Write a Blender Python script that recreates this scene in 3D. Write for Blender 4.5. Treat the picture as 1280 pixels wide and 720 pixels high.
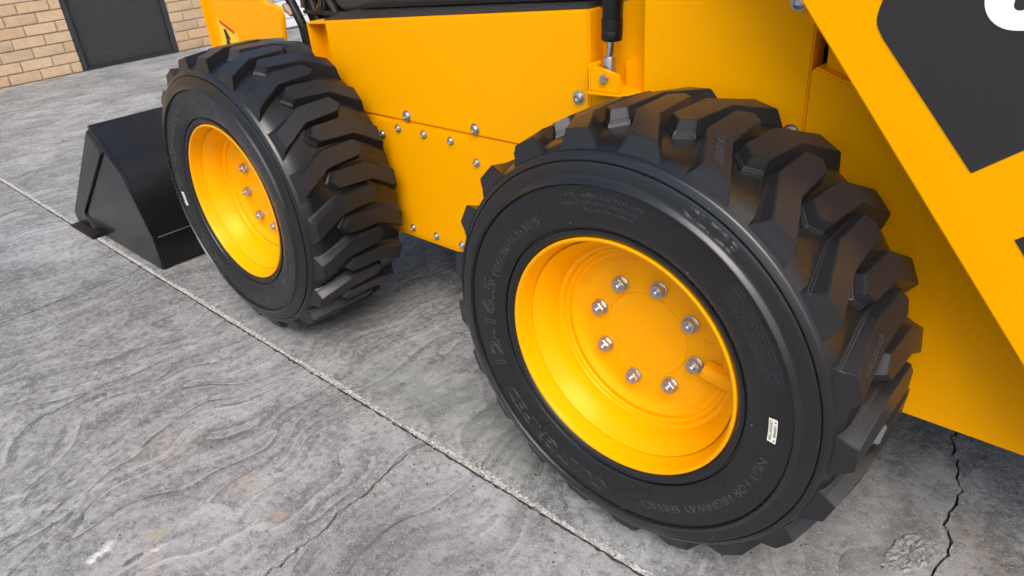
import bpy, bmesh, math, random
from mathutils import Vector, Matrix
random.seed(7)
for o in list(bpy.data.objects): bpy.data.objects.remove(o)
SC = bpy.context.scene
COL = SC.collection
R = math.radians
pi = math.pi

# ------------------------------------------------------------------ camera, sky, sun, exposure
cam = bpy.data.cameras.new('camera'); camo = bpy.data.objects.new('camera', cam); COL.objects.link(camo)
cam.sensor_width = 36.0; cam.lens = 896.14 / 1280 * 36.0
cam.clip_start = 0.02; cam.clip_end = 2000
camo.matrix_world = Matrix(((0.74081, -0.27903, 0.61102, 0.57855),
                            (0.66782, 0.40370, -0.62533, -0.82158),
                            (-0.07219, 0.87130, 0.48541, 0.70723),
                            (0, 0, 0, 1)))
SC.camera = camo
SUN_AZ, SUN_EL = R(314), R(50)          # azimuth measured from +X towards +Y
w = bpy.data.worlds.new('World'); SC.world = w; w.use_nodes = True
nt = w.node_tree; nt.nodes.clear()
sky = nt.nodes.new('ShaderNodeTexSky'); sky.sky_type = 'NISHITA'; sky.sun_disc = False
sky.sun_elevation = SUN_EL; sky.sun_rotation = (pi / 2 - SUN_AZ) % (2 * pi)
sky.air_density = 1.0; sky.dust_density = 3.5; sky.ozone_density = 1.0
bg = nt.nodes.new('ShaderNodeBackground'); bg.inputs['Strength'].default_value = 0.15
wo = nt.nodes.new('ShaderNodeOutputWorld')
nt.links.new(sky.outputs[0], bg.inputs[0]); nt.links.new(bg.outputs[0], wo.inputs[0])
sl = bpy.data.lights.new('sun', 'SUN'); sl.energy = 1.3; sl.angle = R(38); sl.color = (1, .965, .91)
so = bpy.data.objects.new('sun', sl); COL.objects.link(so)
sd = Vector((math.cos(SUN_AZ) * math.cos(SUN_EL), math.sin(SUN_AZ) * math.cos(SUN_EL), math.sin(SUN_EL)))
so.rotation_euler = sd.to_track_quat('Z', 'Y').to_euler(); so.location = sd * 20
SC.view_settings.view_transform = 'Standard'; SC.view_settings.look = 'None'
SC.view_settings.gamma = 1.0; SC.view_settings.use_curve_mapping = False
SC.view_settings.exposure = 0.64
SC.render.engine = 'CYCLES'
SC.cycles.use_adaptive_sampling = True; SC.cycles.adaptive_threshold = .03; SC.cycles.adaptive_min_samples = 12
G = -.405                                  # ground level; the wheel centres are at z = 0
SC.cycles.max_bounces = 5; SC.cycles.diffuse_bounces = 3; SC.cycles.glossy_bounces = 3; SC.cycles.caustics_reflective = False

# ------------------------------------------------------------------ node helpers
class NT:
    def __init__(s, name):
        s.m = bpy.data.materials.new(name); s.m.use_nodes = True
        s.t = s.m.node_tree; s.t.nodes.clear()
        s.out = s.n('OutputMaterial'); s.b = s.n('BsdfPrincipled')
        s.t.links.new(s.b.outputs[0], s.out.inputs[0])
    def n(s, kind, **kw):
        x = s.t.nodes.new('ShaderNode' + kind)
        for k, v in kw.items(): setattr(x, k, v)
        return x
    def link(s, a, b): s.t.links.new(a, b)
    def put(s, sock, v):
        if hasattr(v, 'is_output') or hasattr(v, 'links'): s.t.links.new(v, sock)
        elif isinstance(v, (tuple, list)) and len(v) == 3 and sock.type == 'RGBA': sock.default_value = (*v, 1)
        else: sock.default_value = v
    def coord(s, k='Object'): return s.n('TexCoord').outputs[k]
    def map(s, v, scale=(1, 1, 1), rot=(0, 0, 0), loc=(0, 0, 0)):
        m = s.n('Mapping'); s.link(v, m.inputs[0]); m.inputs['Scale'].default_value = scale
        m.inputs['Rotation'].default_value = rot; m.inputs['Location'].default_value = loc
        return m.outputs[0]
    def noise(s, v, scale, detail=4, rough=.55, col=False, dist=0.0):
        x = s.n('TexNoise'); s.link(v, x.inputs['Vector']); x.inputs['Scale'].default_value = scale
        x.inputs['Detail'].default_value = detail; x.inputs['Roughness'].default_value = rough
        x.inputs['Distortion'].default_value = dist
        return x.outputs['Color' if col else 'Fac']
    def ramp(s, f, stops):
        x = s.n('ValToRGB'); s.link(f, x.inputs[0]); e = x.color_ramp.elements
        while len(e) < len(stops): e.new(.5)
        for q, (p, c) in zip(e, stops):
            q.position = p; q.color = (c, c, c, 1) if not isinstance(c, tuple) else (*c, 1)
        return x.outputs[0]
    def math(s, op, a, b=0.0, c=None, clamp=False):
        x = s.n('Math', operation=op, use_clamp=clamp); s.put(x.inputs[0], a); s.put(x.inputs[1], b)
        if c is not None: s.put(x.inputs[2], c)
        return x.outputs[0]
    def mix(s, f, a, b, mode='MIX'):
        x = s.n('Mix', data_type='RGBA', blend_type=mode)
        s.put(x.inputs[0], f); s.put(x.inputs[6], a); s.put(x.inputs[7], b)
        return x.outputs[2]
    def vadd(s, a, b):
        x = s.n('VectorMath', operation='ADD'); s.put(x.inputs[0], a); s.put(x.inputs[1], b); return x.outputs[0]
    def vscale(s, a, f):
        x = s.n('VectorMath', operation='SCALE'); s.put(x.inputs[0], a); x.inputs['Scale'].default_value = f; return x.outputs[0]
    def blob(s, v, c, rad, soft=.4):
        d = s.n('VectorMath', operation='DISTANCE'); s.link(v, d.inputs[0]); d.inputs[1].default_value = c
        x = s.n('MapRange'); s.link(d.outputs['Value'], x.inputs[0])
        x.inputs[1].default_value = rad * (1 - soft); x.inputs[2].default_value = rad
        x.inputs[3].default_value = 1; x.inputs[4].default_value = 0
        return x.outputs[0]
    def bump(s, h, strength=.3, dist=.01, normal=None):
        x = s.n('Bump'); s.link(h, x.inputs['Height']); x.inputs['Strength'].default_value = strength
        x.inputs['Distance'].default_value = dist
        if normal is not None: s.link(normal, x.inputs['Normal'])
        return x.outputs[0]
    def set(s, **kw):
        nm = dict(base='Base Color', rough='Roughness', metal='Metallic', normal='Normal', spec='Specular IOR Level', coat='Coat Weight', coatr='Coat Roughness', tint='Specular Tint')
        for k, v in kw.items(): s.put(s.b.inputs[nm[k]], v)
        return s.m

# ------------------------------------------------------------------ materials
def paint(name, c, rough=.33, coat=.25, var=.05, tint=(1, 1, 1)):
    t = NT(name); v = t.coord()
    n = t.noise(v, 3.0, 3); f = t.noise(v, 900, 2)
    col = t.mix(t.ramp(n, [(.35, 0), (.7, 1)]), c, tuple(x * (1 - var) for x in c))
    d = t.ramp(t.noise(v, 60, 5, .7), [(.60, 0), (.78, 1)])
    r = t.math('ADD', t.math('MULTIPLY', n, .12), rough - .06)
    r = t.math('ADD', r, t.math('MULTIPLY', d, .08))
    return t.set(base=col, rough=r, coat=coat, coatr=.08, normal=t.bump(f, .02, .002), spec=.35, tint=tint)
YEL = paint('yellow_paint', (.90, .380, .0), .38, .02, .03, (1, .62, .08))
RIMY = paint('rim_yellow_paint', (.90, .378, .0), .29, .05, .02, (1, .7, .2))
BLK = paint('black_paint', (.0062, .0065, .0078), .30, .18, .08)
BLKM = paint('matt_black_paint', (.008, .008, .009), .55, .0, .2)
DGR = paint('charcoal_paint', (.035, .034, .035), .42, .05, .2)
DEC = paint('black_decal_film', (.026, .025, .0252), .30, .1, .05)

def rubber(name, c=.0115, rough=.40, spec=.60):
    t = NT(name); v = t.coord()
    n = t.noise(v, 9, 4); g = t.noise(v, 420, 3, .6)
    dust = t.ramp(t.noise(v, 26, 6, .7), [(.52, 0), (.80, 1)])
    col = t.mix(t.math('MULTIPLY', dust, .30), (c * .96, c, c * 1.14), (c * 2.0, c * 2.0, c * 2.05))
    r = t.math('ADD', t.math('MULTIPLY', n, .16), rough - .08)
    r = t.math('ADD', r, t.math('MULTIPLY', dust, .10))
    h = t.math('ADD', t.math('MULTIPLY', g, .5), t.noise(v, 40, 3))
    return t.set(base=col, rough=r, spec=spec, normal=t.bump(h, .022, .004))
RUB = rubber('tyre_rubber', .0080, .29)
LUG = rubber('tread_sheen_rubber', .0150, .35, .42)  # lighter copy of the tyre rubber; cool sky sheen put into its colour
LET = rubber('lettering_highlight_rubber', .042, .26)  # same rubber made paler, painting the bright edges of the raised letters

def metal(name, c, rough):
    t = NT(name); v = t.coord(); n = t.noise(v, 160, 4)
    return t.set(base=t.mix(n, c, tuple(x * .72 for x in c)), metal=1.0, rough=t.math('ADD', t.math('MULTIPLY', n, .12), rough - .06))
ZNC = metal('zinc_steel', (.62, .63, .66), .38)
CHR = metal('bright_steel', (.85, .86, .88), .12)

def concrete(name):
    t = NT(name); P = t.coord()
    warp = t.vscale(t.noise(P, 3.0, 1, .5, col=True), .36)
    Q = t.vadd(P, warp)
    big = t.noise(P, .9, 3, .6); mid = t.noise(P, 6.5, 4, .68); mot = t.noise(P, 2.6, 3, .62); fine = t.noise(P, 60, 3, .7); grit = t.noise(P, 420, 2, .7); sta = t.noise(P, 30, 3, .7)
    base = t.mix(t.ramp(big, [(.34, 0), (.66, 1)]), (.205, .210, .210), (.375, .382, .384))
    base = t.mix(t.math('MULTIPLY', t.ramp(mot, [(.44, 0), (.58, 1)]), .70), base, (.128, .134, .132))
    base = t.mix(t.math('MULTIPLY', t.ramp(mid, [(.46, 0), (.60, 1)]), .62), base, (.108, .111, .110))
    base = t.mix(t.math('MULTIPLY', t.ramp(mid, [(.30, 1), (.44, 0)]), .50), base, (.46, .465, .465))
    # trowel swirls: overlapping passes drawn out along Y, each ridge's lit strip and dark edge painted into the colour
    S = t.map(Q, (4.6, .85, 1)); st = t.noise(S, 1.0, 2, .5)
    S2 = t.map(Q, (38, 2.0, 1)); st2 = t.noise(S2, 1.0, 3, .6)
    zone = t.math('MAXIMUM', t.blob(P, (-1.0, -.75, G), 1.25, .75), t.ramp(t.noise(P, .8, 1), [(.45, .12), (.65, .6)]))
    saw = t.math('FRACT', t.math('MULTIPLY', st, 11.0))
    stc = t.ramp(saw, [(.0, .10), (.05, .0), (.30, .45), (.80, .62), (.93, 1), (1.0, .85)])
    line = t.math('MULTIPLY', t.math('MULTIPLY', t.ramp(saw, [(.0, 1), (.055, 0)]), zone), t.ramp(mid, [(.36, 0), (.52, 1)]))
    base = t.mix(t.math('MULTIPLY', zone, t.ramp(sta, [(.30, .42), (.65, .80)])), base, t.mix(stc, (.110, .112, .112), (.43, .435, .435)))
    base = t.mix(t.math('MULTIPLY', t.ramp(st2, [(.48, 0), (.66, 1)]), .34), base, (.42, .425, .425))
    base = t.mix(t.math('MULTIPLY', t.ramp(st2, [(.34, 1), (.48, 0)]), .30), base, (.11, .11, .11))
    base = t.mix(t.math('MULTIPLY', line, .30), base, (.075, .074, .073))
    # aggregate speckle, pale efflorescence, pits
    base = t.mix(t.math('MULTIPLY', t.ramp(fine, [(.52, 0), (.66, 1)]), .45), base, (.43, .43, .425))
    base = t.mix(t.math('MULTIPLY', t.ramp(fine, [(.34, 1), (.47, 0)]), .55), base, (.085, .084, .083))
    base = t.mix(t.math('MULTIPLY', t.ramp(grit, [(.52, 0), (.68, 1)]), .48), base, (.085, .085, .085))
    base = t.mix(t.math('MULTIPLY', t.ramp(t.noise(P, 260, 2), [(.59, 0), (.67, 1)]), .45), base, (.56, .56, .55))
    pits = t.n('TexVoronoi'); t.link(P, pits.inputs['Vector']); pits.inputs['Scale'].default_value = 21
    pit = t.ramp(pits.outputs['Distance'], [(.035, 1), (.075, 0)])
    base = t.mix(t.math('MULTIPLY', pit, .75), base, (.05, .048, .045))
    # stains and darker patches with a place of their own
    wob = t.vadd(P, t.vscale(t.noise(P, 22, 4, .7, col=True), .10))
    def tint_spot(c, rad, colr, amt):
        nonlocal base
        f = t.math('MULTIPLY', t.blob(wob, (c[0] + .05, c[1] + .05, -.355), rad, .85), amt)
        f = t.math('MULTIPLY', f, t.ramp(sta, [(.42, .0), (.56, 1)]))
        base = t.mix(f, base, colr)
    for c, rad, a in (((-.66, .075), .15, .62), ((-.52, .10), .13, .55), ((-.40, .10), .12, .5), ((-.80, .06), .12, .4), ((-.25, .03), .12, .3)):
        tint_spot(c, rad, (.15, .215, .165), a)
    for c, rad, a in (((-.72, -.40), .05, .55), ((-.575, -.405), .04, .6), ((-.73, -.60), .05, .45), ((-.66, -.64), .05, .4), ((.55, .38), .10, .35), ((-1.0, -.45), .12, .25)):
        tint_spot(c, rad, (.37, .27, .15), a)
    for c, rad, a in (((-.775, -.685), .030, 1.0), ((-.70, -.60), .018, .8), ((-.62, -.55), .022, .7), ((-.86, -.72), .02, .6)):
        tint_spot(c, rad, (.72, .72, .71), a)
    for c, rad, a in (((-.30, .22), .30, .45), ((.30, .30), .32, .40), ((-1.25, .2), .35, .35), ((-.28, -.30), .25, .35)):  # broad dark grey patches under and beside the tyres
        tint_spot(c, rad, (.12, .118, .115), a)
    h = t.math('ADD', t.math('MULTIPLY', grit, .35), t.math('MULTIPLY', fine, .8))
    h = t.math('SUBTRACT', h, t.math('MULTIPLY', line, .9))
    h = t.math('ADD', h, t.math('MULTIPLY', t.math('MULTIPLY', stc, zone), 1.6))
    h = t.math('SUBTRACT', h, t.math('MULTIPLY', pit, 1.2))
    h = t.math('ADD', h, t.math('MULTIPLY', mid, 1.5))
    return t.set(base=base, rough=t.math('ADD', t.math('MULTIPLY', mid, .25), .62), spec=.35, normal=t.bump(h, .6, .0055))
CON = concrete('concrete_surface')
def simple(name, a, b, scale, rough=.85, bump=.4, dist=.003, spec=.3):
    t = NT(name); v = t.coord(); n = t.noise(v, scale, 6, .65)
    return t.set(base=t.mix(t.ramp(n, [(.35, 0), (.65, 1)]), a, b), rough=rough, spec=spec, normal=t.bump(n, bump, dist))
DIRT = simple('joint_dirt', (.035, .030, .024), (.10, .09, .07), 120)
PATCHD = simple('crumbled_concrete', (.15, .15, .145), (.36, .36, .35), 150, .9, 1.0, .004)
PATCH = simple('broken_concrete', (.20, .20, .19), (.62, .62, .60), 150, .9, 1.0, .004)
MORT = simple('mortar', (.33, .26, .20), (.42, .34, .26), 60)
DOORM = simple('door_grey_paint', (.034, .033, .034), (.043, .042, .043), 40, .5, .08, .002)
WHITE = simple('white_panel_paint', (.74, .74, .74), (.80, .80, .80), 6, .5, .05)
LABEL = simple('label_paper', (.80, .79, .66), (.84, .83, .72), 20, .6, .05)
INK = simple('black_ink', (.02, .02, .02), (.03, .03, .03), 50, .5, .02)
REDI = simple('red_ink', (.55, .03, .02), (.6, .05, .03), 50, .5, .02)
LOGO = simple('white_decal_film', (.80, .86, .90), (.82, .88, .92), 5, .35, .02)
WARN = simple('warning_yellow', (.80, .52, .02), (.82, .55, .03), 20, .4, .02)
PLAST = simple('black_rubber_hose', (.012, .012, .012), (.02, .02, .02), 40, .5, .1)
TAN = simple('tan_plastic', (.40, .30, .22), (.45, .34, .25), 30, .5, .1)

def grit_mat():
    t = NT('joint_grit_stone'); rnd = t.n('NewGeometry').outputs['Random Per Island']
    c = t.ramp(rnd, [(.0, (.50, .50, .47)), (.45, (.36, .36, .34)), (.68, (.20, .19, .17)), (.80, (.17, .12, .07)), (.90, (.17, .20, .11)), (1, (.58, .58, .56))])
    return t.set(base=c, rough=.9, spec=.2)
GRIT = grit_mat()
def brick_mat(rand):
    t = NT('buff_brick' + ('_mass' if rand else '')); v = t.coord()
    r = t.n('NewGeometry').outputs['Random Per Island'] if rand else t.n('ObjectInfo').outputs['Random']
    P = v
    if not rand:
        cx = t.n('CombineXYZ'); t.put(cx.inputs[0], t.math('MULTIPLY', r, 37)); t.put(cx.inputs[1], t.math('MULTIPLY', r, 91)); P = t.vadd(v, cx.outputs[0])
    c = t.ramp(r, [(0, (.54, .365, .22)), (.35, (.58, .41, .25)), (.7, (.62, .45, .29)), (1, (.50, .355, .23))])
    c = t.mix(t.math('MULTIPLY', t.ramp(t.noise(P, 22, 5, .7), [(.42, 0), (.75, 1)]), .35), c, (.33, .215, .12))
    c = t.mix(t.ramp(t.noise(P, 75, 2), [(.68, 0), (.74, 1)]), c, (.10, .06, .04))
    c = t.mix(t.math('MULTIPLY', t.ramp(t.noise(P, 9, 3), [(.55, 0), (.7, 1)]), .4), c, (.62, .50, .34))
    return t.set(base=c, rough=.85, spec=.25, normal=t.bump(t.noise(P, 110, 5, .7), .5, .003))
BRICK = brick_mat(False); BRICKM = brick_mat(True)

# ------------------------------------------------------------------ mesh helpers
def mesh(name, verts, faces, mats, smooth=None, mi=None):
    me = bpy.data.meshes.new(name); me.from_pydata([tuple(v) for v in verts], [], faces); me.update()
    for m in (mats if isinstance(mats, (list, tuple)) else [mats]): me.materials.append(m)
    if mi: me.polygons.foreach_set('material_index', mi)
    if smooth is not None:
        me.polygons.foreach_set('use_smooth', [True] * len(me.polygons)); me.set_sharp_from_angle(angle=R(smooth))
    return me
def bmesh_to(name, bm, mats, smooth=None):
    me = bpy.data.meshes.new(name); bm.normal_update(); bm.to_mesh(me); bm.free()
    for m in (mats if isinstance(mats, (list, tuple)) else [mats]): me.materials.append(m)
    if smooth is not None:
        me.polygons.foreach_set('use_smooth', [True] * len(me.polygons)); me.set_sharp_from_angle(angle=R(smooth))
    return me
WORLD = {}
def put(name, me, parent=None, loc=(0, 0, 0), rot=None):
    """link one object; loc is in world space, parents carry no rotation unless rot is given locally"""
    o = bpy.data.objects.new(name, me); COL.objects.link(o)
    l = Vector(loc); WORLD[o] = l
    if parent is not None:
        o.parent = parent; l = l - WORLD[parent]
    o.location = l
    if rot: o.rotation_euler = rot
    return o
def empty(name, loc, parent=None):
    o = put(name, None, parent, loc); o.empty_display_size = .1; return o
def tag(o, label, cat=None, group=None, kind=None):
    if label: o['label'] = label
    if cat: o['category'] = cat
    if group: o['group'] = group
    if kind: o['kind'] = kind
    return o
def lathe(prof, seg, axis='y', closed=False):
    """prof: (r, y) pairs turned about the Y axis"""
    V, F = [], []; n = len(prof)
    for i in range(seg):
        a = 2 * pi * i / seg; c, s = math.cos(a), math.sin(a)
        for r, y in prof: V.append((r * c, y, r * s))
    for i in range(seg):
        j = (i + 1) % seg
        for k in range(n - 1):
            F.append((i * n + k, j * n + k, j * n + k + 1, i * n + k + 1))
    return V, F
def bevelled(bm, off, seg=2, angle=30):
    es = [e for e in bm.edges if len(e.link_faces) == 2 and e.calc_face_angle(0) > R(angle)]
    bmesh.ops.bevel(bm, geom=es, offset=off, segments=seg, affect='EDGES', clamp_overlap=True)
def box_bm(x0, x1, y0, y1, z0, z1, bev=0.0):
    bm = bmesh.new(); bmesh.ops.create_cube(bm, size=1)
    for v in bm.verts:
        v.co = Vector((x0 + (v.co.x + .5) * (x1 - x0), y0 + (v.co.y + .5) * (y1 - y0), z0 + (v.co.z + .5) * (z1 - z0)))
    if bev: bevelled(bm, bev)
    return bm
def box(name, parent, mat, x0, x1, y0, y1, z0, z1, bev=.003):
    return put(name, shift(bmesh_to(name, box_bm(x0, x1, y0, y1, z0, z1, bev), mat, 40), parent), parent, WORLD.get(parent, (0, 0, 0)))
def shift(me, parent):
    """meshes are drawn in world coordinates; move them into the parent's frame"""
    if parent is not None: me.transform(Matrix.Translation(-WORLD[parent]))
    return me
def prism_bm(poly, y0, y1, bev=0.0):
    """polygon in XZ, extruded along Y from y0 to y1"""
    bm = bmesh.new()
    a = [bm.verts.new((x, y0, z)) for x, z in poly]; b = [bm.verts.new((x, y1, z)) for x, z in poly]
    bm.faces.new(a); bm.faces.new(b[::-1])
    for i in range(len(poly)):
        j = (i + 1) % len(poly); bm.faces.new((a[i], b[i], b[j], a[j]))
    bmesh.ops.recalc_face_normals(bm, faces=bm.faces)
    if bev: bevelled(bm, bev, 2)
    return bm
def prism(name, parent, mat, poly, y0, y1, bev=.003, smooth=40):
    return put(name, shift(bmesh_to(name, prism_bm(poly, y0, y1, bev), mat, smooth), parent), parent, WORLD.get(parent, (0, 0, 0)))
def tube_geo(pts, rad, seg=12):
    V, F = [], []; pts = [Vector(p) for p in pts]; n = len(pts)
    rs = rad if isinstance(rad, (list, tuple)) else [rad] * n
    up = Vector((.13, .31, .94)).normalized()
    for i, p in enumerate(pts):
        d = (pts[min(i + 1, n - 1)] - pts[max(i - 1, 0)]).normalized()
        if abs(d.dot(up)) > .98: up = Vector((1, 0, 0))
        a = d.cross(up).normalized(); b = d.cross(a)
        for k in range(seg):
            t = 2 * pi * k / seg; V.append(p + a * (rs[i] * math.cos(t)) + b * (rs[i] * math.sin(t)))
    for i in range(n - 1):
        for k in range(seg):
            l = (k + 1) % seg; F.append((i * seg + k, i * seg + l, (i + 1) * seg + l, (i + 1) * seg + k))
    F.append(tuple(range(seg))[::-1]); F.append(tuple((n - 1) * seg + k for k in range(seg)))
    return V, F
def tube(name, parent, mat, pts, rad, seg=16):
    V, F = tube_geo(pts, rad, seg)
    return put(name, shift(mesh(name, V, F, mat, 40), parent), parent, WORLD.get(parent, (0, 0, 0)))
def text_geo(body, size, outline=False, depth=.0006, spacing=1.0):
    c = bpy.data.curves.new('text', 'FONT'); c.body = body; c.size = size; c.align_x = 'LEFT'
    c.space_character = spacing; c.resolution_u = 3
    if outline: c.fill_mode = 'NONE'; c.bevel_depth = depth * .6; c.bevel_resolution = 0
    else: c.extrude = depth
    o = bpy.data.objects.new('text', c); COL.objects.link(o)
    me = bpy.data.meshes.new_from_object(o.evaluated_get(bpy.context.evaluated_depsgraph_get()))
    V = [v.co.copy() for v in me.vertices]; F = [tuple(p.vertices) for p in me.polygons]
    bpy.data.objects.remove(o); bpy.data.curves.remove(c); bpy.data.meshes.remove(me)
    x0 = min(v.x for v in V); x1 = max(v.x for v in V)
    for v in V: v.x -= x0
    return V, F, x1 - x0

# ------------------------------------------------------------------ levels
WB = 1.2774                                # wheelbase
YM = .145                                  # middle of the near tyres

# ================================================================== ground
BIG = 300
ground = put('ground', mesh('ground', [(-BIG, -BIG, G - .05), (BIG, -BIG, G - .05), (BIG, BIG, G - .05), (-BIG, BIG, G - .05)], [(0, 1, 2, 3)], CON))
tag(ground, 'grey concrete yard with joints and cracks under the yellow loader', None, None, 'structure')
WORLD[ground] = Vector((0, 0, 0))
def jag(pts, step, amp, seed):
    """resample a polyline and roughen it"""
    rd = random.Random(seed); out = []
    for (x0, y0), (x1, y1) in zip(pts, pts[1:]):
        L = math.hypot(x1 - x0, y1 - y0); n = max(1, int(L / step)); nx, ny = -(y1 - y0) / L, (x1 - x0) / L
        for i in range(n):
            f = i / n; a = rd.gauss(0, amp) if (i or out) else 0
            out.append((x0 + (x1 - x0) * f + nx * a, y0 + (y1 - y0) * f + ny * a))
    out.append(pts[-1]); return out
def slab(poly):
    bm = bmesh.new()
    top = [bm.verts.new((x, y, G)) for x, y in poly]; f = bm.faces.new(top)
    if f.normal.z < 0 or f.calc_area() < 0: pass
    f.normal_update()
    if f.normal.z < 0: f.normal_flip()
    r = bmesh.ops.extrude_face_region(bm, geom=[f])
    for v in [g for g in r['geom'] if isinstance(g, bmesh.types.BMVert)]: v.co.z = G - .05
    # the extruded copy is the bottom; keep the original as the top
    bmesh.ops.recalc_face_normals(bm, faces=bm.faces)
    bmesh.ops.triangulate(bm, faces=[q for q in bm.faces if len(q.verts) > 4])
    return put('concrete_slab', bmesh_to('concrete_slab', bm, CON), ground)
FAR = 24.0
JY0, JY1 = -.0585, -.0470                  # the long joint
near_edge = lambda xa, xb, s: jag([(xa, JY0), (xb, JY0)], .012, .0018, s)
far_edge = lambda xa, xb, s: jag([(xa, JY1), (xb, JY1)], .012, .0026, s)
crackA = [(-.459, JY0), (-.497, -.105), (-.492, -.165), (-.470, -.255), (-.478, -.318), (-.462, -.345), (-.461, -.382), (-.455, -.47), (-.475, -.60), (-.46, -.85), (-.47, -1.4)]
crackB = [(.405, 1.6), (.415, 1.0), (.427, .657), (.452, .585), (.478, .523), (.484, .465), (.478, .434), (.490, .385), (.502, .350), (.505, .314), (.495, .27), (.478, .22), (.470, .12), (.474, JY1)]
jA = jag(crackA, .012, .0022, 3); jB = jag(crackB, .012, .0026, 5)
def off(poly, d, seed):
    rd = random.Random(seed); return [(x + d * rd.uniform(.5, 1.5), y) for x, y in poly]
XT = -2.043                                # transverse joint
lineT = jag([(XT, JY0), (XT, -2.0)], .015, .0012, 9) + [(XT, -FAR)]
# slabs on the camera side of the long joint
slab([(-FAR, -FAR), (XT - .005, -FAR)] + [(x - .005, y) for x, y in lineT[::-1]] + near_edge(-3.4, XT - .006, 11)[::-1][1:] + [(-FAR, JY0)])
slab([(x + .0045, y) for x, y in lineT] + [(-.47, -FAR)] + off(jA[::-1], -.0030, 1) + near_edge(XT + .0045, crackA[0][0] - .002, 12)[::-1][1:-1])
slab(off(jA, .0030, 2) + [(-.47, -FAR), (FAR, -FAR), (FAR, JY0)] + near_edge(-.456, 1.4, 13)[::-1][:-1])
# slabs under the machine
slab([(-6.46, JY1)] + far_edge(-3.4, .474, 14)[:-1] + off(jB[::-1], -.0025, 4) + [(.405, FAR), (-6.46, FAR)])
slab(off(jB, .0025, 6) + far_edge(.478, 1.4, 15)[1:] + [(FAR, JY1), (FAR, FAR), (.41, FAR)])
# the dirt at the bottom of the joints
def strip(pts, hw, z):
    V, F = [], []
    for i, (x, y) in enumerate(pts):
        a = pts[max(i - 1, 0)]; b = pts[min(i + 1, len(pts) - 1)]
        L = math.hypot(b[0] - a[0], b[1] - a[1]) or 1; nx, ny = -(b[1] - a[1]) / L, (b[0] - a[0]) / L
        V += [(x + nx * hw, y + ny * hw, z), (x - nx * hw, y - ny * hw, z)]
        if i: F.append((2 * i - 2, 2 * i - 1, 2 * i + 1, 2 * i))
    return V, F
def fill(pts, hw, z): V, F = strip(pts, hw, z); return put('joint_dirt', mesh('joint_dirt', V, F, DIRT), ground)
fill([(-FAR, -.052), (FAR, -.052)], .02, G - .009)
fill([(x, y) for x, y in lineT], .018, G - .016)
fill(jA, .012, G - .012); fill(jB, .014, G - .014)
# crumbs of lichen and mortar along the joint (too many to count)
def grit(samples, name='joint_grit'):
    V, F = [], []; rd = random.Random(21)
    T = [(1, 1, 1), (-1, -1, 1), (-1, 1, -1), (1, -1, -1)]
    ico = bmesh.new(); bmesh.ops.create_icosphere(ico, subdivisions=1, radius=1)
    iv = [v.co.copy() for v in ico.verts]; fi = [tuple(v.index for v in f.verts) for f in ico.faces]; ico.free()
    for x, y, z, s in samples:
        b = len(V); rot = Matrix.Rotation(rd.uniform(0, 6.3), 3, Vector((rd.gauss(0, 1), rd.gauss(0, 1), rd.gauss(0, 1))).normalized())
        sx, sy, sz = s * rd.uniform(.6, 1.4), s * rd.uniform(.6, 1.4), s * rd.uniform(.35, .8)
        for q in iv:
            q = rot @ (q * rd.uniform(.7, 1.2)); V.append((x + q.x * sx, y + q.y * sy, z + q.z * sz))
        F += [tuple(b + i for i in f) for f in fi]
    o = put(name, mesh(name, V, F, GRIT)); return tag(o, 'pale crumbs of lichen and mortar along the joints of the concrete', 'grit', None, 'stuff')
from mathutils import noise as mn
def dens_at(x): return mn.noise(Vector((x * 4.0, 3.1, 0))) + .5 * mn.noise(Vector((x * 17.0, 1.1, 0)))
def crust():
    V, F = [], []; rdm = random.Random(8); n = 5; k = 0; x = -4.2; prev = False
    while x < 1.2:
        d = dens_at(x) + .35 * mn.noise(Vector((x * 70, 0, 0))) + .30
        wdt = max(.0, min(.013, .0050 + .0095 * d + rdm.gauss(0, .0022)))
        for i in range(n):
            f = i / (n - 1); y = JY1 - .0035 * (1 - f) * (1 + .6 * mn.noise(Vector((x * 120, 5, 0)))) + wdt * f
            V.append((x, y, G + (-.0005 if i == n - 1 or wdt < .0012 else (-.0035 if i == 0 else .0006 + rdm.random() * .0030))))
        if k:
            for i in range(n - 1): a = (k - 1) * n + i; F.append((a, a + n, a + n + 1, a + 1))
        k += 1; x += .0035
    put('joint_crust', mesh('joint_crust', V, F, PATCH), ground)
crust()
rd = random.Random(5); S = []
for i in range(8200):
    x = -3.9 + 4.9 * (rd.random() ** .8)
    dens = mn.noise(Vector((x * 4.0, 3.1, 0))) + .5 * mn.noise(Vector((x * 17.0, 1.1, 0)))
    if dens < .05 and rd.random() < .55 - dens * .6: continue
    side = rd.random()
    if side < .80: y = JY1 + abs(rd.gauss(0, .0042)) - .0015
    elif side < .87: y = JY0 - abs(rd.gauss(0, .0025))
    else: y = JY1 + abs(rd.gauss(0, .012)) * (1 + max(dens, 0))
    s = rd.uniform(.0010, .0031) * (1.0 + .4 * max(0, dens))
    S.append((x, y, G + s * .15 - (.003 if y < JY1 - .003 else 0), s))
for path, n, sp in ((jA, 900, .006), (jB, 600, .006), ([(XT, -.06 - .02 * i) for i in range(60)], 260, .006)):
    for i in range(n):
        k = rd.randrange(len(path)); x, y = path[k]
        if y > 1.2 or y < -1.3: continue
        s = rd.uniform(.0006, .0019); dx = rd.gauss(0, sp); dx += .0035 if dx > 0 else -.0035; S.append((x + dx, y + rd.gauss(0, .006), G + s * .2 - (.004 if abs(dx) < .002 else 0), s))
for i in range(500):                      # loose specks on the slabs
    x = rd.uniform(-2.6, .8); y = rd.uniform(-.95, .6); s = rd.uniform(.0005, .0014); S.append((x, y, G + s * .3, s))
grit(S)
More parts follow.
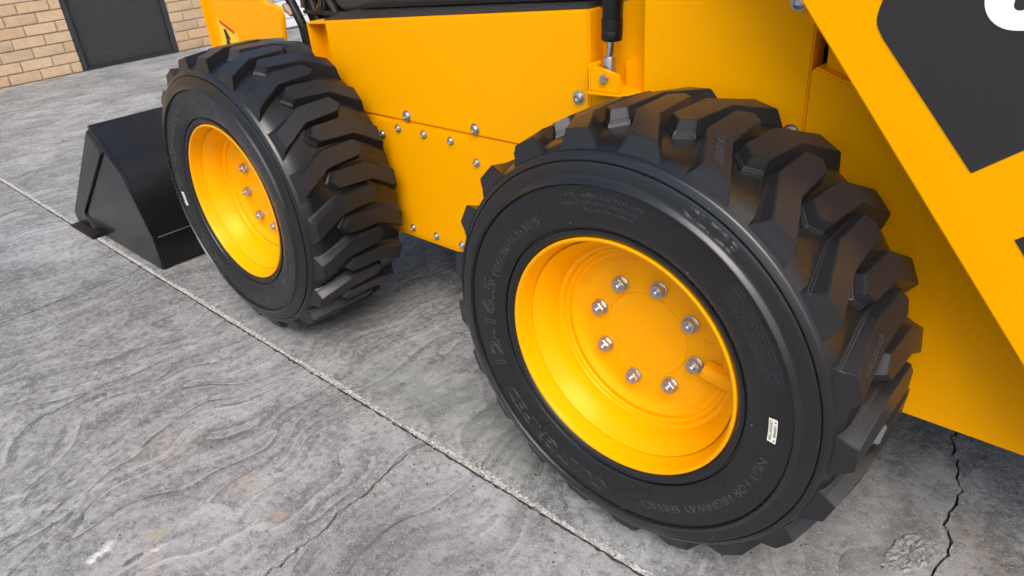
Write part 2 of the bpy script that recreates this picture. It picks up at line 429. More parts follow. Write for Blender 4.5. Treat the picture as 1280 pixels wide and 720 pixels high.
# rough patch of broken concrete beside the crack
def patch():
    rim = [(.425, .312), (.437, .340), (.462, .356), (.490, .343), (.497, .322), (.494, .290), (.478, .262), (.463, .245), (.445, .225), (.420, .232), (.413, .270)]
    cx, cy = .455, .29; V, F = [(cx, cy, G + .006)], []; m = 44; rings = 7
    poly = []
    for i in range(m):
        f = i / m * len(rim); a = int(f); t = f - a; p, q = rim[a], rim[(a + 1) % len(rim)]
        poly.append((p[0] + (q[0] - p[0]) * t + random.gauss(0, .002), p[1] + (q[1] - p[1]) * t + random.gauss(0, .002)))
    for k in range(1, rings + 1):
        for x, y in poly:
            f = k / rings; V.append((cx + (x - cx) * f, cy + (y - cy) * f, G + (.0015 if k < rings else -.002) + random.uniform(0, .0045) * (k < rings)))
    for i in range(m):
        j = (i + 1) % m; F.append((0, 1 + i, 1 + j))
        for k in range(rings - 1): F.append((1 + k * m + i, 1 + (k + 1) * m + i, 1 + (k + 1) * m + j, 1 + k * m + j))
    put('concrete_patch', mesh('concrete_patch', V, F, PATCHD), ground)
patch()

# ================================================================== brick building
WX = -6.5
bld = empty('brick_building', (WX - .3, 2.0, G)); tag(bld, 'buff brick building with a dark grey door behind the bucket', 'building')
D0, D1 = 1.345, 2.215                      # door opening
E0, E1 = 3.31, 5.2                         # white door opening
ZT, ZD, Y0, Y1 = 3.2, 1.75, -5.0, 9.0
wallbm = bmesh.new()
def addbox(bm, *a):
    b = box_bm(*a); me = bpy.data.meshes.new('t'); b.to_mesh(me); b.free(); bm.from_mesh(me); bpy.data.meshes.remove(me)
for a, b, z0, z1 in ((Y0, D0, G - .05, ZT), (D0, D1, ZD, ZT), (D1, E0, G - .05, ZT), (E0, E1, ZD + .6, ZT), (E1, Y1, G - .05, ZT)):
    addbox(wallbm, WX - .22, WX - .009, a, b, z0, z1)
wall = put('wall', shift(bmesh_to('wall', wallbm, MORT), bld), bld, WORLD[bld])
def brick_me(L, seed):
    rdm = random.Random(seed)
    bm = box_bm(-.055, 0, -L / 2, L / 2, -.038, .038, .0022)
    for v in bm.verts: v.co += Vector((rdm.gauss(0, .0007), rdm.gauss(0, .0008), rdm.gauss(0, .0008)))
    return bmesh_to('brick', bm, BRICK, 40)
FULL = [brick_me(.23, i) for i in range(5)]; cache = {}
near, rest = [], []
row = 0; z = G + .040
while z < ZT:
    y = Y0 + (.12 if row % 2 else 0) + .025
    while y < Y1:
        a, b = y, y + .23
        for lo, hi in ((Y0, D0 if z < ZD else 99), (D1 if z < ZD else 99, E0 if z < ZD + .6 else 99), (E1 if z < ZD + .6 else 99, Y1)):
            p, q = max(a, lo), min(b, hi)
            if z >= ZD and lo == Y0:
                p, q = max(a, Y0), min(b, E0 if z < ZD + .6 else Y1)
            if q - p > .03:
                (near if (z < .62 and -.15 < p and q < 3.4) else rest).append((p, q, z))
        y += .24
    row += 1; z += .086
for p, q, z in near:
    L = round(q - p, 3)
    if L >= .229: me = random.choice(FULL)
    else:
        if L not in cache: cache[L] = brick_me(L, int(L * 1000))
        me = cache[L]
    put('brick', me, wall, (WX + random.uniform(-.0015, .0015), (p + q) / 2, z))
rbm = bmesh.new()
for p, q, z in rest: addbox(rbm, WX - .05, WX + random.uniform(-.001, .001), p, q, z - .038, z + .038)
rb = put('bricks', shift(bmesh_to('bricks', rbm, BRICKM), bld), wall, WORLD[wall]); rb['kind'] = 'stuff'
door = put('door', shift(bmesh_to('door', box_bm(WX - .075, WX - .035, D0 + .05, D1 - .05, G + .012, ZD - .05, .003), DOORM, 40), bld), bld, WORLD[bld])
for nm, a in (('door_frame', (WX - .11, WX - .004, D0 + .002, D0 + .047, G, ZD - .002)), ('door_frame', (WX - .11, WX - .004, D1 - .047, D1 - .002, G, ZD - .002)), ('door_frame', (WX - .11, WX - .004, D0 + .049, D1 - .049, ZD - .047, ZD - .002)), ('threshold', (WX - .10, WX + .012, D0 + .049, D1 - .049, G + .0005, G + .010))):
    put(nm, shift(bmesh_to(nm, box_bm(*a, .003), DOORM, 40), door), door, WORLD[door])
put('handle', shift(mesh('handle', *tube_geo([(WX - .02, D1 - .14, .58), (WX + .03, D1 - .14, .58), (WX + .03, D1 - .26, .58)], .010, 10), ZNC, 40), door), door, WORLD[door])
put('kick_plate', shift(bmesh_to('kick_plate', box_bm(WX - .0345, WX - .032, D0 + .07, D1 - .07, G + .03, G + .11, .0008), DOORM, 40), door), door, WORLD[door])
wd = put('roller_door', shift(bmesh_to('roller_door', box_bm(WX - .12, WX - .08, E0, E1, G, ZD + .6), WHITE), bld), bld, WORLD[bld])
k = G + .002
while k < ZD + .55:
    put('slat', shift(bmesh_to('slat', box_bm(WX - .078, WX - .05, E0 + .004, E1 - .004, k, k + .086, .008), WHITE, 40), wd), wd, WORLD[wd]); k += .09

# ================================================================== loader
LO = Vector((-.55, .9, G))
loader = empty('skid_steer_loader', LO)
tag(loader, 'yellow skid steer loader with black lugged tyres and black front bucket', 'loader')

# ------------------------------------------------------------------ wheels
SIDE = [(.2145, .016), (.2195, .010), (.2240, .0025), (.2285, -.0025), (.2340, -.0045), (.2375, -.0042), (.2388, -.0005), (.2415, -.0002), (.2430, -.0040),
        (.2470, -.0062), (.256, -.0090), (.268, -.0115), (.282, -.0135), (.296, -.0148), (.308, -.0155), (.3148, -.0155), (.3158, -.0146), (.3164, -.0182), (.3176, -.0206), (.3192, -.0210),
        (.3208, -.0200), (.3228, -.0174), (.3246, -.0150), (.3268, -.0137), (.3310, -.0127), (.3370, -.0114), (.3430, -.0098), (.3480, -.0084), (.3492, -.0076), (.3498, -.0030), (.3514, -.0024), (.3522, -.0056), (.3560, -.0040), (.3600, -.0018), (.3618, -.0006), (.3630, .0012), (.3640, .0045),
        (.3668, .0095), (.3705, .0180), (.3738, .0310), (.3762, .052), (.3778, .085)]
PROF = SIDE + [(.3786, YM)] + [(r, 2 * YM - y) for r, y in SIDE[::-1]]
def side_y(r):
    for (r0, y0), (r1, y1) in zip(SIDE, SIDE[1:]):
        if r0 <= r <= r1: return y0 + (y1 - y0) * (r - r0) / (r1 - r0)
    return 0
def base_r(y):
    y = min(y, 2 * YM - y)
    P = SIDE[-6:] + [(.3786, YM)]
    for (r0, y0), (r1, y1) in zip(P, P[1:]):
        if y0 <= y <= y1: return r0 + (r1 - r0) * (y - y0) / (y1 - y0)
    return P[0][0]
def crown(y): return .4055 - .62 * (y - YM) ** 2
def tyre_mesh():
    V, F = lathe(PROF, 176)
    # vent hairs
    rdm = random.Random(3)
    for rr in (.252, .285, .3105, .3385, .356):
        n = 22 if rr > .26 else 30
        for i in range(n):
            a = 2 * pi * (i + rdm.uniform(-.2, .2)) / n; r = rr + rdm.uniform(-.002, .002); y = side_y(r); L = rdm.uniform(.0012, .0042)
            b = len(V); c = Vector((r * math.cos(a), y + .0004, r * math.sin(a))); e = c + Vector((rdm.gauss(0, .0012), -L, rdm.gauss(0, .0012)))
            for k in range(3):
                t = 2 * pi * k / 3; V.append((c.x + .0007 * math.cos(t), c.y, c.z + .0007 * math.sin(t)))
            V.append(e); F += [(b, b + 1, b + 3), (b + 1, b + 2, b + 3), (b + 2, b, b + 3)]
    # short radial marks on the bead
    for i in range(24):
        a = 2 * pi * (i + .3) / 24
        b = len(V)
        for r in (.2262, .2368):
            for s in (-1, 1):
                aa = a + s * .0007 / r; V.append((r * math.cos(aa), side_y(r) - .0007, r * math.sin(aa)))
        F.append((b, b + 1, b + 3, b + 2))
    return mesh('tyre', V, F, RUB, 32)
def lug_mesh(mirror):
    # outlines as (degrees from the bend, y): top of the lug, and its foot on the carcass
    T = [(-3.1, .0130), (3.2, .094), (3.6, .187), (.4, .205), (-2.2, .189), (-3.1, .090), (-9.4, .0150)]
    B = [(-0.5, .0052), (4.5, .093), (5.0, .192), (.5, .219), (-3.6, .197), (-4.4, .087), (-12.7, .0052)]
    bm = bmesh.new(); rings = []
    for h, k in ((1.0, 0.0), (.40, .44), (.34, .66), (-.04, 1.0)):
        ring = []
        for i, ((ta, ty), (ba, by)) in enumerate(zip(T, B)):
            kk = k
            if i in (5, 6) and 0 < k < 1: kk = 1 - h
            if i in (0,) and 0 < k < 1: kk = (k + 1 - h) / 2
            a = ta + (ba - ta) * kk; y = ty + (by - ty) * kk
            rt = crown(ty); rb = base_r(by) - (.0015 if i in (0, 6) else .003); r = rb + (rt - rb) * h
            if i in (0, 6) and h < 0: r = .3632
            aa = R(a); yy = 2 * YM - y if mirror else y
            ring.append(bm.verts.new((r * math.cos(aa), yy, r * math.sin(aa))))
        rings.append(ring)
    n = len(T)
    # the top carries a bend line so that it follows the curve of the tyre
    t = rings[0]; bm.faces.new((t[0], t[1], t[5], t[6])); bm.faces.new((t[1], t[2], t[3], t[4], t[5]))
    for a, b in zip(rings, rings[1:]):
        for i in range(n):
            j = (i + 1) % n; bm.faces.new((a[i], b[i], b[j], a[j]))
    bmesh.ops.recalc_face_normals(bm, faces=bm.faces)
    bm.verts.ensure_lookup_table()
    es = [e for e in bm.edges if len(e.link_faces) == 2 and e.calc_face_angle(0) > R(24)]
    bmesh.ops.bevel(bm, geom=es, offset=.0013, segments=2, affect='EDGES', clamp_overlap=True)
    return bmesh_to('tread_lug', bm, LUG, 28)
def rim_mesh():
    P = [(.2215, .010), (.2232, .003), (.2225, -.0010), (.2200, -.0022), (.2168, -.0010), (.2145, .0035), (.2125, .010), (.2095, .021), (.2065, .030), (.2055, .035),
         (.2030, .0385), (.1985, .0405), (.1955, .044), (.1935, .051), (.1925, .060), (.1915, .068), (.1895, .0735), (.1855, .0765), (.1780, .0785), (.1735, .0800), (.1715, .0830), (.1702, .0880),
         (.1680, .0905), (.1640, .0908), (.1600, .0892), (.1565, .0890), (.1530, .0915), (.1480, .0970), (.1420, .1008), (.1320, .1022), (.1150, .1025), (.0822, .1025), (.0816, .1035), (.0808, .1035), (.0802, .1022), (.004, .1022), (.0035, .1040), (.0003, .1045)]
    V, F = lathe(P, 128)
    V2, F2 = lathe([(.205, .030), (.19, .05), (.175, .09), (.175, .20), (.205, .26), (.2225, .29)], 64); b = len(V)
    V += V2; F += [tuple(b + i for i in f) for f in F2]
    me = mesh('rim', V, F, RIMY, 26)
    bm = bmesh.new(); bm.from_mesh(me); bmesh.ops.recalc_face_normals(bm, faces=bm.faces); bm.to_mesh(me); bm.free(); me.set_sharp_from_angle(angle=R(26))
    return me
def nut_mesh(sc=1.0):
    """washer, hexagon nut and stud end pointing towards -Y, seat at y = 0"""
    V, F = lathe([(.0, -.0002), (.0166, -.0002), (.0168, -.0024), (.0160, -.0030), (.0, -.0034)], 24)
    def hexr(prof, seg, ph=.3):
        b = len(V)
        for i in range(seg):
            a = 2 * pi * i / seg + ph
            for r, y in prof: V.append((r * math.cos(a), y, r * math.sin(a)))
        n = len(prof)
        for i in range(seg):
            j = (i + 1) % seg
            for k in range(n - 1): F.append((b + i * n + k, b + j * n + k, b + j * n + k + 1, b + i * n + k + 1))
        F.append(tuple(b + i * n + n - 1 for i in range(seg)))
    hexr([(.0150, -.0029), (.0150, -.0138), (.0140, -.0150)], 6)
    hexr([(.0068, -.0148), (.0066, -.0210), (.0052, -.0224)], 14)
    me = mesh('wheel_nut', [(x * sc, y * sc, z * sc) for x, y, z in V], F, ZNC, 30)
    bm = bmesh.new(); bm.from_mesh(me); bmesh.ops.recalc_face_normals(bm, faces=bm.faces); bm.to_mesh(me); bm.free(); me.set_sharp_from_angle(angle=R(30))
    return me
def on_arc(V, a0, r0, dy=0.0):
    """lay flat lettering on the sidewall, reading clockwise from angle a0 with tops outwards"""
    out = []
    for v in V:
        r = r0 + v.y; a = R(a0) - v.x / (r0 + .012); out.append((r * math.cos(a), side_y(r) - v.z - dy, r * math.sin(a)))
    return out
def arc_text(name, body, a0, a1, r0, size, outline, depth=.0007):
    V, F, L = text_geo(body, size, outline, depth)
    span = R(a0 - a1) * (r0 + .012); k = span / L
    for v in V: v.x *= k
    return mesh(name, on_arc(V, a0, r0), F, LET)
TYRE, RIM, NUT = tyre_mesh(), rim_mesh(), nut_mesh(.92)
LUGN, LUGF = lug_mesh(False), lug_mesh(True)
LETTERS = [arc_text('lettering', '12-16.5', -157.5 + 360, 163, .266, .036, True, .0010),
           arc_text('lettering', '(305/70D16.5) NHS', 160, 121, .262, .021, False),
           arc_text('lettering', 'NOT FOR HIGHWAY SERVICE', -11, -76.5, .276, .020, False),
           arc_text('lettering', 'CULTGRIPED', -91.5, -147, .274, .033, True, .0006),
           arc_text('lettering', '12 P.R. TUBELESS NYLON', 108.5, 78, .2955, .0105, False, .0005),
           arc_text('lettering', 'MAX.LOAD AND PRESSURE', 108.5, 79, .2835, .0100, False, .0005),
           arc_text('lettering', 'AT 80 PSI COLD', 100, 80, .2725, .0085, False, .0005),
           arc_text('lettering', 'CL723', 68, 52.5, .3295, .0205, True, .0004)]
for k in range(6):
    LETTERS.append(arc_text('lettering', ('WARNING SERIOUS INJURY MAY', 'RESULT FROM TIRE FAILURE DUE', 'TO UNDERINFLATION OVERLOADING', 'OR IMPROPER MOUNTING NEVER', 'EXCEED 35 PSI TO SEAT BEADS', 'ONLY TRAINED PERSONS MOUNT')[k], 46.5 - k * .4, 17, .303 - k * .0062, .0052, False, .0003))
def lug_text(body, ang):
    V, F, L = text_geo(body, .019, False, .0006); out = []
    for v in V:
        # along the outer leg of the lug, from the shoulder inwards
        f = .22 + .74 * v.x / L; a = -6.3 + (0 + 6.3) * f; y = .0145 + (.092 - .0145) * f
        a = a - (v.y - .006) / .405 * 57.3
        r = crown(.0145) + (crown(.092) - crown(.0145)) * f + .0003 + v.z; out.append((r * math.cos(R(a + ang)), y, r * math.sin(R(a + ang))))
    return mesh('lug_lettering', out, F, LET)
LT = [lug_text('305/70D16.5', 4.2 + 17.1429 * 4), lug_text('305/70D16.5', 4.2 + 17.1429 * 1)]
def label_meshes():
    r0, r1 = .279, .2925; a0, a1 = 5.3, -3.2; V, F, n = [], [], 8
    for i in range(n + 1):
        a = R(a0 + (a1 - a0) * i / n)
        for r in (r0, r1): V.append((r * math.cos(a), side_y(r) - .0012, r * math.sin(a)))
    for i in range(n): F.append((2 * i, 2 * i + 1, 2 * i + 3, 2 * i + 2))
    lab = mesh('barcode_label', V, F, LABEL)
    # the number runs down the inner edge of the label, bars beside it
    V, F = [], []
    tv, tf, L = text_geo('CB925817508', .0062, False, .0001); sp = .285 * R(a0 - a1) * .84
    def P(u, v): a = R(a0 - .6) - u / .285; r = r0 + .0018 + v; return (r * math.cos(a), side_y(r) - .0016, r * math.sin(a))
    V += [P(q.x / L * sp, q.y) for q in tv]; F += tf
    rdm = random.Random(4); u = .008
    while u < sp - .007:
        wdt = rdm.choice((.0005, .0008, .0013)); b = len(V); V += [P(u, .0068), P(u, .0103), P(u + wdt, .0103), P(u + wdt, .0068)]; F.append((b, b + 1, b + 2, b + 3)); u += wdt + rdm.choice((.0005, .0008, .0012))
    for u in (.002, sp - .001):
        b = len(V); V += [P(u + .0014 * math.cos(k * pi / 5), .0088 + .0014 * math.sin(k * pi / 5)) for k in range(10)]; F.append(tuple(range(b, b + 10)))
    return lab, mesh('label_print', V, F, INK)
LAB, LPR = label_meshes()
def valve_meshes():
    # half-round guard over the valve, from the disc out to the barrel, open end inwards
    V, F = [], []; n = 10; d = Vector((math.cos(R(-9)), 0, math.sin(R(-9)))); s = Vector((-d.z, 0, d.x))
    for r, lift in ((.124, 0), (.188, 0)):
        for k in range(n + 1):
            t = pi * k / n; rad = .0185
            for rr in (rad, rad - .003):
                p = d * r + s * (rr * math.cos(t)); V.append((p.x,   .0965 - rr * 1.15 * math.sin(t), p.z))
    m = 2 * (n + 1)
    for k in range(n):
        a = 2 * k; F += [(a, a + 2, m + a + 2, m + a), (a + 1, m + a + 1, m + a + 3, a + 3), (a, a + 1, a + 3, a + 2), (m + a, m + a + 2, m + a + 3, m + a + 1)]
    g = mesh('valve_guard', V, F, RIMY, 50)
    bm = bmesh.new(); bm.from_mesh(g); bmesh.ops.recalc_face_normals(bm, faces=bm.faces); bm.to_mesh(g); bm.free()
    V, F = [], []
    for row, body in enumerate(('16.5X9.75', 'DC 8T')):
        tv, tf, L = text_geo(body, .0075, False, .0003); b = len(V)
        for q in tv:
            r = .128 - row * .0 + q.x * 0 + (.0) ; a = R(16) - (row * .010) / .12 - 0
            p = Vector((.112 + q.x * .9, 0, .026 - row * .010 + q.y)); V.append((p.x, .1020 - q.z, p.z))
        F += [tuple(b + i for i in f) for f in tf]
    return g, mesh('rim_stamp', V, F, RIMY)
GUARD, STAMP = valve_meshes()
PITCH = 360 / 21
def make_wheel(cx, cy, rot, rim_rot, full=True, flip=False, lab_rot=0, label=None):
    c = Vector((cx, cy, 0)); wh = empty('wheel', c, loader)
    if label: wh['label'] = label
    def child(name, me, a, loc=(0, 0, 0)):
        o = bpy.data.objects.new(name, me); COL.objects.link(o); o.parent = wh; o.location = loc
        o.rotation_euler = (0, -R(a), 0); return o
    child('tyre', TYRE, rot); child('rim', RIM, rim_rot)
    if full:
        for i in range(8):
            a = R(31.5 + 45 * i + rim_rot); child('wheel_nut', NUT, rim_rot + 17 * i * (i % 3), (.1015 * math.cos(a), .1018, .1015 * math.sin(a)))
        for i in range(21):
            child('tread_lug', LUGN, rot + 4.2 + PITCH * i); child('tread_lug', LUGF, rot + 4.2 + PITCH * (i + .5))
        for m in LETTERS: child('lettering', m, rot)
        for m in LT: child('lug_lettering', m, rot)
        child('barcode_label', LAB, lab_rot); child('label_print', LPR, lab_rot)
        child('valve_guard', GUARD, rim_rot); child('rim_stamp', STAMP, rim_rot)
    if flip: wh.rotation_euler = (0, 0, pi)
    return wh
make_wheel(0, 0, 0, 0, label='large near rear wheel with yellow rim and eight nuts')
make_wheel(-WB, 0, 191.57, 23.5, lab_rot=187, label='front wheel beside the black bucket')
for cx in (0, -WB): make_wheel(cx, 1.78, 40, 10, full=False, flip=True)

# ------------------------------------------------------------------ body
BY = .32; BB = -.132
# inner hull so that nothing shows through the gaps
prism('chassis', loader, BLK, [(-1.14, BB + .012), (.92, BB + .012), (.92, .40), (-.2, .42), (-1.14, .36)], .372, 1.408, .01)
low = prism('lower_side_panel', loader, YEL, [(-1.262, BB), (.1465, BB), (.1465, .2052), (-1.262, .2052)], BY + .001, BY + .05, .004)
prism('lower_side_panel', loader, YEL, [(-1.262, BB), (.92, BB), (.92, .2035), (-1.262, .2035)], 1.41, 1.459, .004)
up = prism('upper_side_panel', loader, YEL, [(-1.150, .2065), (-.2790, .2065), (-.2790, .4995), (-1.150, .4365)], BY, BY + .05, .004)
prism('upper_side_panel', loader, YEL, [(-1.236, .2065), (.92, .2065), (.92, .55), (-1.236, .43)], 1.41, 1.46, .004)
# pocket at the front end of the panel
prism('pocket_back', loader, YEL, [(-1.2300, .2065), (-1.1520, .2065), (-1.1520, .4280), (-1.2300, .4230)], BY + .045, BY + .050, 0)
prism('pocket_lip', loader, YEL, [(-1.2370, .2065), (-1.2305, .2065), (-1.2305, .4310), (-1.2370, .4305)], BY, BY + .050, .002)
prism('pocket_lip', loader, YEL, [(-1.2304, .4240), (-1.1515, .4290), (-1.1515, .4362), (-1.2304, .4312)], BY, BY + .050, .002)
prism('bay_back', loader, YEL, [(-.2785, .354), (-.1300, .354), (-.1300, .53), (-.2785, .50)], BY + .045, BY + .052, 0)
prism('bay_plate', loader, YEL, [(-.2150, .3560), (-.1580, .3560), (-.1580, .4020), (-.2150, .4060)], BY + .030, BY + .0445, .001)
prism('filler_panel', loader, YEL, [(-.2765, .2065), (-.1600, .2065), (-.1600, .3500), (-.2765, .3500)], BY + .002, BY + .05, .002)
prism('bay_shelf', loader, YEL, [(-.2640, .3505), (-.1590, .3540), (-.1590, .3575), (-.2640, .3575)], BY - .030, BY + .046, .0015)
prism('tower_panel', loader, YEL, [(-.1570, .2065), (.1480, .2065), (.1480, .75), (-.1570, .75)], BY, BY + .05, .003)
prism('rear_side_panel', loader, YEL, [(.1500, BB), (.92, BB), (.92, .36), (.26, .400), (.2000, .4180), (.1600, .4335), (.1535, .4330), (.1500, .4260)], BY - .003, BY + .05, .003)
prism('gap_backing', loader, BLK, [(.02, .20), (.60, .20), (.60, .78), (.02, .78)], BY + .055, BY + .065, 0)
prism('inner_tower', loader, YEL, [(.163, .36), (.70, .30), (.70, .80), (.150, .80), (.163, .45)], BY + .020, BY + .052, .003)
# cover plate between the wheels, rounded upper corners
def cover():
    p = [(-1.055, -.118), (-.585, -.118)]; r = .105
    for cx, a0 in ((-.585 - r, 0), (-1.055 + r, 90)):
        for k in range(11):
            a = R(a0 + 9 * k); p.append((cx + r * math.cos(a), .2000 - r + r * math.sin(a)))
    return prism('cover_plate', loader, YEL, p, BY - .0022, BY + .0005, .0008)
cov = cover()
def bolt_mesh(r):
    V, F = lathe([(.0005, -.0002), (r * 1.28, -.0002), (r * 1.28, -.0018), (r * 1.02, -.0022), (r * 1.0, -.0040), (r * .85, -.0066), (r * .5, -.0082), (r * .46, -.0060), (.0005, -.0058)], 20)
    me = mesh('bolt', V, F, ZNC, 35); bm = bmesh.new(); bm.from_mesh(me); bmesh.ops.recalc_face_normals(bm, faces=bm.faces); bm.to_mesh(me); bm.free(); me.set_sharp_from_angle(angle=R(35)); return me
BS, BL = bolt_mesh(.0082), bolt_mesh(.0112)
def bolt(par, me, x, y, z): put('bolt', me, par, (x, y, z), (random.uniform(-.12, .12), random.uniform(0, 6), random.uniform(-.12, .12)))
for x, z in ((-.968, .159), (-.899, .184), (-.799, .183), (-.700, .182), (-.617, .141), (-.898, -.099), (-.803, -.101), (-.703, -.101), (-.617, -.06), (-1.0, .06)): bolt(cov, BS, x, BY - .0022, z)
for x, z in ((-.859, .2215), (-.614, .2225), (-.305, .333)): bolt(up, BL, x, BY, z)
bolt(loader, BL, -1.192, BY + .045, .372); bolt(loader, BL, .1185, BY, .5275); bolt(loader, BL, .129, BY, .326)
# lift cylinder in its bay with its clevis
cyl = empty('lift_cylinder', (-.232, BY + .004, .375), loader)
cx, cy = -.232, BY + .002
tube('barrel', cyl, BLK, [(cx + .004, cy, .4475), (cx + .004, cy, .4500), (cx + .0045, cy, .4520), (cx + .0055, cy, .466), (cx + .0055, cy, .467), (cx + .0055, cy, .4675), (cx + .0058, cy, .469), (cx + .006, cy, .487), (cx + .006, cy, .488), (cx + .0065, cy, .4885), (cx + .012, cy, .62), (cx + .02, cy, .80)], [.0165, .0195, .0200, .0200, .0194, .0200, .0200, .0200, .0192, .0192, .0192, .0192], 28)
tube('rod', cyl, CHR, [(cx - .0005, cy, .400), (cx + .004, cy, .4485)], .0080, 20)
tube('rod_end', cyl, ZNC, [(cx - .001, cy, .385), (cx - .001, cy, .4165), (cx - .001, cy, .418), (cx - .001, cy, .4185)], [.0125, .0125, .0122, .009], 20)
V, F = tube_geo([(cx - .001, cy - .011, .378), (cx - .001, cy + .011, .378)], .013, 20)
put('eye', shift(mesh('eye', V, F, ZNC, 40), cyl), cyl, WORLD[cyl])
CP = [(-.2560, .3580), (-.1950, .3580), (-.1930, .3600), (-.1930, .3880), (-.1960, .3930), (-.2060, .3960), (-.2490, .4055), (-.2560, .4030)]
clv = prism('clevis_plate', loader, YEL, CP, BY - .026, BY - .018, .0012)
prism('clevis_side', loader, YEL, [(-.2625, .3580), (-.2562, .3580), (-.2562, .4040), (-.2625, .4080)], BY - .026, BY + .012, .0015)
V, F = tube_geo([(-.224, BY - .032, .384), (-.224, BY - .0262, .384)], [.0078, .0085], 18)
pin = put('pin', shift(mesh('pin', V, F, ZNC, 40), clv), clv, WORLD[clv])
put('paint_mark', shift(mesh('paint_mark', [(-.2230, BY - .0328, .3835), (-.2090, BY - .0328, .3865), (-.2090, BY - .0328, .3877), (-.2230, BY - .0328, .3853)], [(0, 1, 2, 3)], REDI), clv), clv, WORLD[clv])

# ------------------------------------------------------------------ lift arm on the near side, with its decals
AY = .20
arm = prism('lift_arm', loader, YEL, [(.020, .733), (.167, .548), (.529, .094), (.600, .005), (.66, -.03), (.90, -.03), (1.02, .10), (1.05, 1.0), (.95, 1.15), (.30, 1.15), (.10, 1.0)], AY, AY + .085, .0025)
def decal(name, mat, poly, y):
    n = len(poly); return put(name, shift(bmesh_to(name, prism_bm(poly, y, y + .0012), mat), arm), arm, WORLD[arm])
dec = decal('black_decal', DEC, [(.330, .700), (.283, .585), (.2735, .556), (.2700, .541), (.2690, .530), (.2705, .5215), (.2745, .5140), (.2810, .5045), (.413, .349), (.461, .3872), (.72, .593), (.80, .80), (.60, .95), (.38, .80)], AY - .0010)
decal('black_decal', DEC, [(.478, .272), (.60, .369), (.64, .30), (.56, .170), (.515, .225)], AY - .0010)
def ring_letter():
    # the rounded white letter whose lower end reaches into the picture
    def rr(x0, x1, z0, z1, r, n=10):
        out = []
        for cx_, cz_, a0 in ((x1 - r, z1 - r, 0), (x0 + r, z1 - r, 90), (x0 + r, z0 + r, 180), (x1 - r, z0 + r, 270)):
            for k in range(n + 1): a = R(a0 + 90 * k / n); out.append((cx_ + r * math.cos(a), cz_ + r * math.sin(a)))
        return out
    O = rr(.3835, .4600, .5235, .640, .036); I = rr(.4135, .4270, .5450, .615, .0062); V, F = [], []; n = len(O)
    for (x, z), (u, v) in zip(O, I): V += [(x, AY - .0022, z), (u, AY - .0022, v), (x, AY - .0009, z), (u, AY - .0009, v)]
    for i in range(n):
        j = (i + 1) % n; F += [(4 * i, 4 * i + 1, 4 * j + 1, 4 * j), (4 * i, 4 * j, 4 * j + 2, 4 * i + 2), (4 * i + 1, 4 * i + 3, 4 * j + 3, 4 * j + 1)]
    return put('white_letter', shift(mesh('white_letter', V, F, LOGO), arm), arm, WORLD[arm])
ring_letter()

# ------------------------------------------------------------------ cab base and gear above the panel
prism('cab_side', loader, DGR, [(-1.178, .4520), (-.15, .512), (.40, .53), (.40, 1.60), (-.70, 1.60), (-1.30, .60), (-1.213, .478)], .40, 1.36, .006)
prism('cab_ledge', loader, DGR, [(-1.190, .4330), (-.285, .4980), (-.285, .508), (-1.10, .4580)], .335, .43, .003)
prism('cab_rail', loader, BLK, [(-1.06, .4640), (-.285, .5105), (-.285, .5190), (-1.06, .4730)], .372, .425, .002)
prism('engine_hood', loader, YEL, [(.42, .50), (.92, .45), (.92, 1.0), (.45, 1.15)], .46, 1.32, .03)
# front arm leg down to the bucket
FA = .45
leg = prism('front_arm', loader, YEL, [(-2.052, -.25), (-1.62, -.25), (-1.590, .330), (-1.572, .405), (-1.574, .424), (-1.584, .436), (-1.600, .441), (-1.650, .4425), (-1.664, .448), (-1.672, .462), (-1.70, .64), (-2.06, .64)], FA, FA + .012, .002)
prism('front_arm_flange', loader, YEL, [(-2.064, -.25), (-2.052, -.25), (-2.060, .64), (-2.072, .64)], FA - .016, FA + .10, .002)
# plate added to imitate the arm's shaded upper corner; now flush
V = [(x, FA - .0018 - .0 * (z - (.410 - .43 * (x + 2.046))), z) for x, z in ((-2.046, .410), (-1.861, .3305), (-1.594, .2157), (-1.5935, .333), (-1.5755, .405), (-1.5775, .423), (-1.586, .4345), (-1.601, .4395), (-1.651, .4410), (-1.666, .4470), (-1.674, .4620), (-1.70, .62), (-2.055, .62))]
bmg = bmesh.new(); vs = [bmg.verts.new(v) for v in V]; fg = bmg.faces.new(vs); ex = bmesh.ops.extrude_face_region(bmg, geom=[fg])
for v in [g for g in ex['geom'] if isinstance(g, bmesh.types.BMVert)]: v.co.y += .0015
bmesh.ops.recalc_face_normals(bmg, faces=bmg.faces)
put('arm_shade_plate', shift(bmesh_to('arm_shade_plate', bmg, YEL), loader), loader, WORLD[loader])
wl = put('warning_label', shift(bmesh_to('warning_label', prism_bm([(-2.025, .22), (-1.885, .22), (-1.885, .3390), (-2.005, .3880)], FA - .0008, FA - .0001), WARN), leg), leg, WORLD[leg])
put('label_band', shift(bmesh_to('label_band', prism_bm([(-1.992, .3700), (-1.905, .3350), (-1.905, .3460), (-1.992, .3810)], FA - .0016, FA - .0009), REDI), leg), leg, WORLD[leg])
put('label_print', shift(bmesh_to('label_print', prism_bm([(-1.975, .3490), (-1.962, .3500), (-1.945, .325), (-1.940, .312), (-1.955, .318), (-1.950, .300), (-1.945, .27), (-1.955, .27), (-1.962, .305), (-1.980, .27), (-1.990, .27), (-1.972, .312)], FA - .0016, FA - .0009), INK), leg), leg, WORLD[leg])
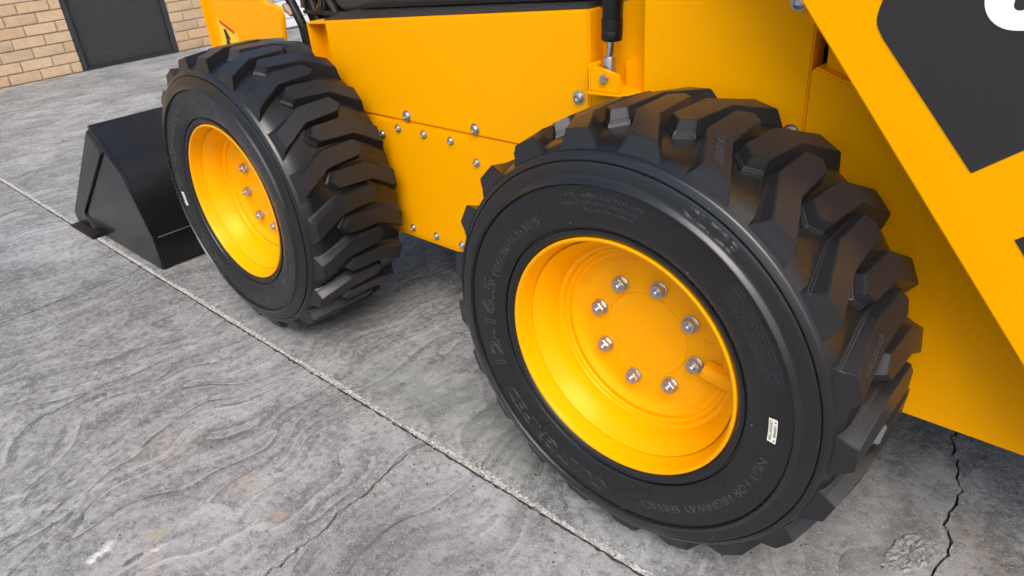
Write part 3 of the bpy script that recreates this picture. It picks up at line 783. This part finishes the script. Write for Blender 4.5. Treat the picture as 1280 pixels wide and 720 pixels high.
# black front frame, hoses and couplers between the arm and the cab
prism('front_frame', loader, BLK, [(-1.80, .62), (-1.775, .440), (-1.735, .385), (-1.700, .290), (-1.69, .05), (-1.25, .05), (-1.25, .62)], .64, .70, .004)
box('cross_member', loader, BLK, -1.60, -1.16, .72, 1.12, .05, .45, .01)
box('frame_bar', loader, DGR, -1.665, -1.45, .585, .61, .392, .404, .002)
box('frame_block', loader, DGR, -1.690, -1.60, .585, .64, .20, .355, .004)
tube('hose', loader, PLAST, [(-1.80, .60, .60), (-1.775, .60, .47), (-1.735, .60, .40), (-1.705, .60, .35), (-1.69, .60, .20)], .016)
tube('hose', loader, PLAST, [(-1.66, .60, .62), (-1.645, .60, .48), (-1.62, .60, .42), (-1.60, .60, .36)], .013)
tube('hose', loader, PLAST, [(-1.58, .62, .62), (-1.56, .61, .46), (-1.51, .60, .42), (-1.48, .60, .36)], .013)
tube('coupler', loader, CHR, [(-1.565, .590, .412), (-1.548, .590, .4270), (-1.540, .590, .445)], .014)
tube('coupler', loader, ZNC, [(-1.665, .590, .412), (-1.66, .590, .435)], .008)
tube('hose_sleeve', loader, TAN, [(-1.762, .580, .418), (-1.748, .580, .404), (-1.730, .580, .385)], [.010, .013, .006])

# ------------------------------------------------------------------ bucket
bk = empty('bucket', (-2.3, .9, G), loader)
BK0, BK1 = -.02, 1.82
BP = [(-2.185, .089), (-2.127, .018), (-2.080, -.020), (-2.038, -.056), (-1.990, -.160), (-1.944, -.275), (-1.940, -.340), (-1.948, -.390), (-1.960, -.4005)]
SP = [(-2.205, .085)] + BP + [(-2.62, -.4005), (-2.742, -.385), (-2.748, -.350)]
for y0, y1 in ((BK0, BK0 + .016), (BK1 - .016, BK1)):
    prism('side_plate', bk, BLK, SP, y0, y1, .002)
def skin():
    P = [(-2.205, .087)] + BP + [(-2.72, -.4010)]; V, F = [], []
    inner = [(-2.197, .075)]
    Q = [(x, z) for x, z in P]
    # offset to the inside for the plate thickness
    def offp(P, d):
        out = []
        for i, (x, z) in enumerate(P):
            a, b = P[max(i - 1, 0)], P[min(i + 1, len(P) - 1)]; L = math.hypot(b[0] - a[0], b[1] - a[1]); out.append((x + (b[1] - a[1]) / L * d, z - (b[0] - a[0]) / L * d))
        return out
    I = offp(P, .010); poly = P + I[::-1]
    return prism('bucket_skin', bk, BLK, poly, BK0 + .0165, BK1 - .0165, .001, 25)
skin()
# wear strip along the opening, top lip, weld line highlight, cutting edge
prism('side_cutter', bk, BLK, [(-2.205, .080), (-2.142, .004), (-2.609, -.328), (-2.560, -.398), (-2.742, -.395), (-2.746, -.352)], BK0 - .009, BK0 - .0005, .0025)
tube('top_lip', bk, BLK, [(-2.200, BK0 + .002, .084), (-2.200, BK1 - .002, .084)], .011)
prism('weld_highlight', bk, ZNC, [(-1.9445, -.2770), (-1.9405, -.2770), (-1.9405, -.2735), (-1.9445, -.2735)], BK0 + .018, BK1 - .018, .0008)  # bright metal strip painting the edge highlight along the weld line
prism('cutting_edge', bk, BLKM, [(-2.76, -.4040), (-2.49, -.4040), (-2.49, -.388), (-2.70, -.388)], BK0 - .045, BK1 + .045, .002)
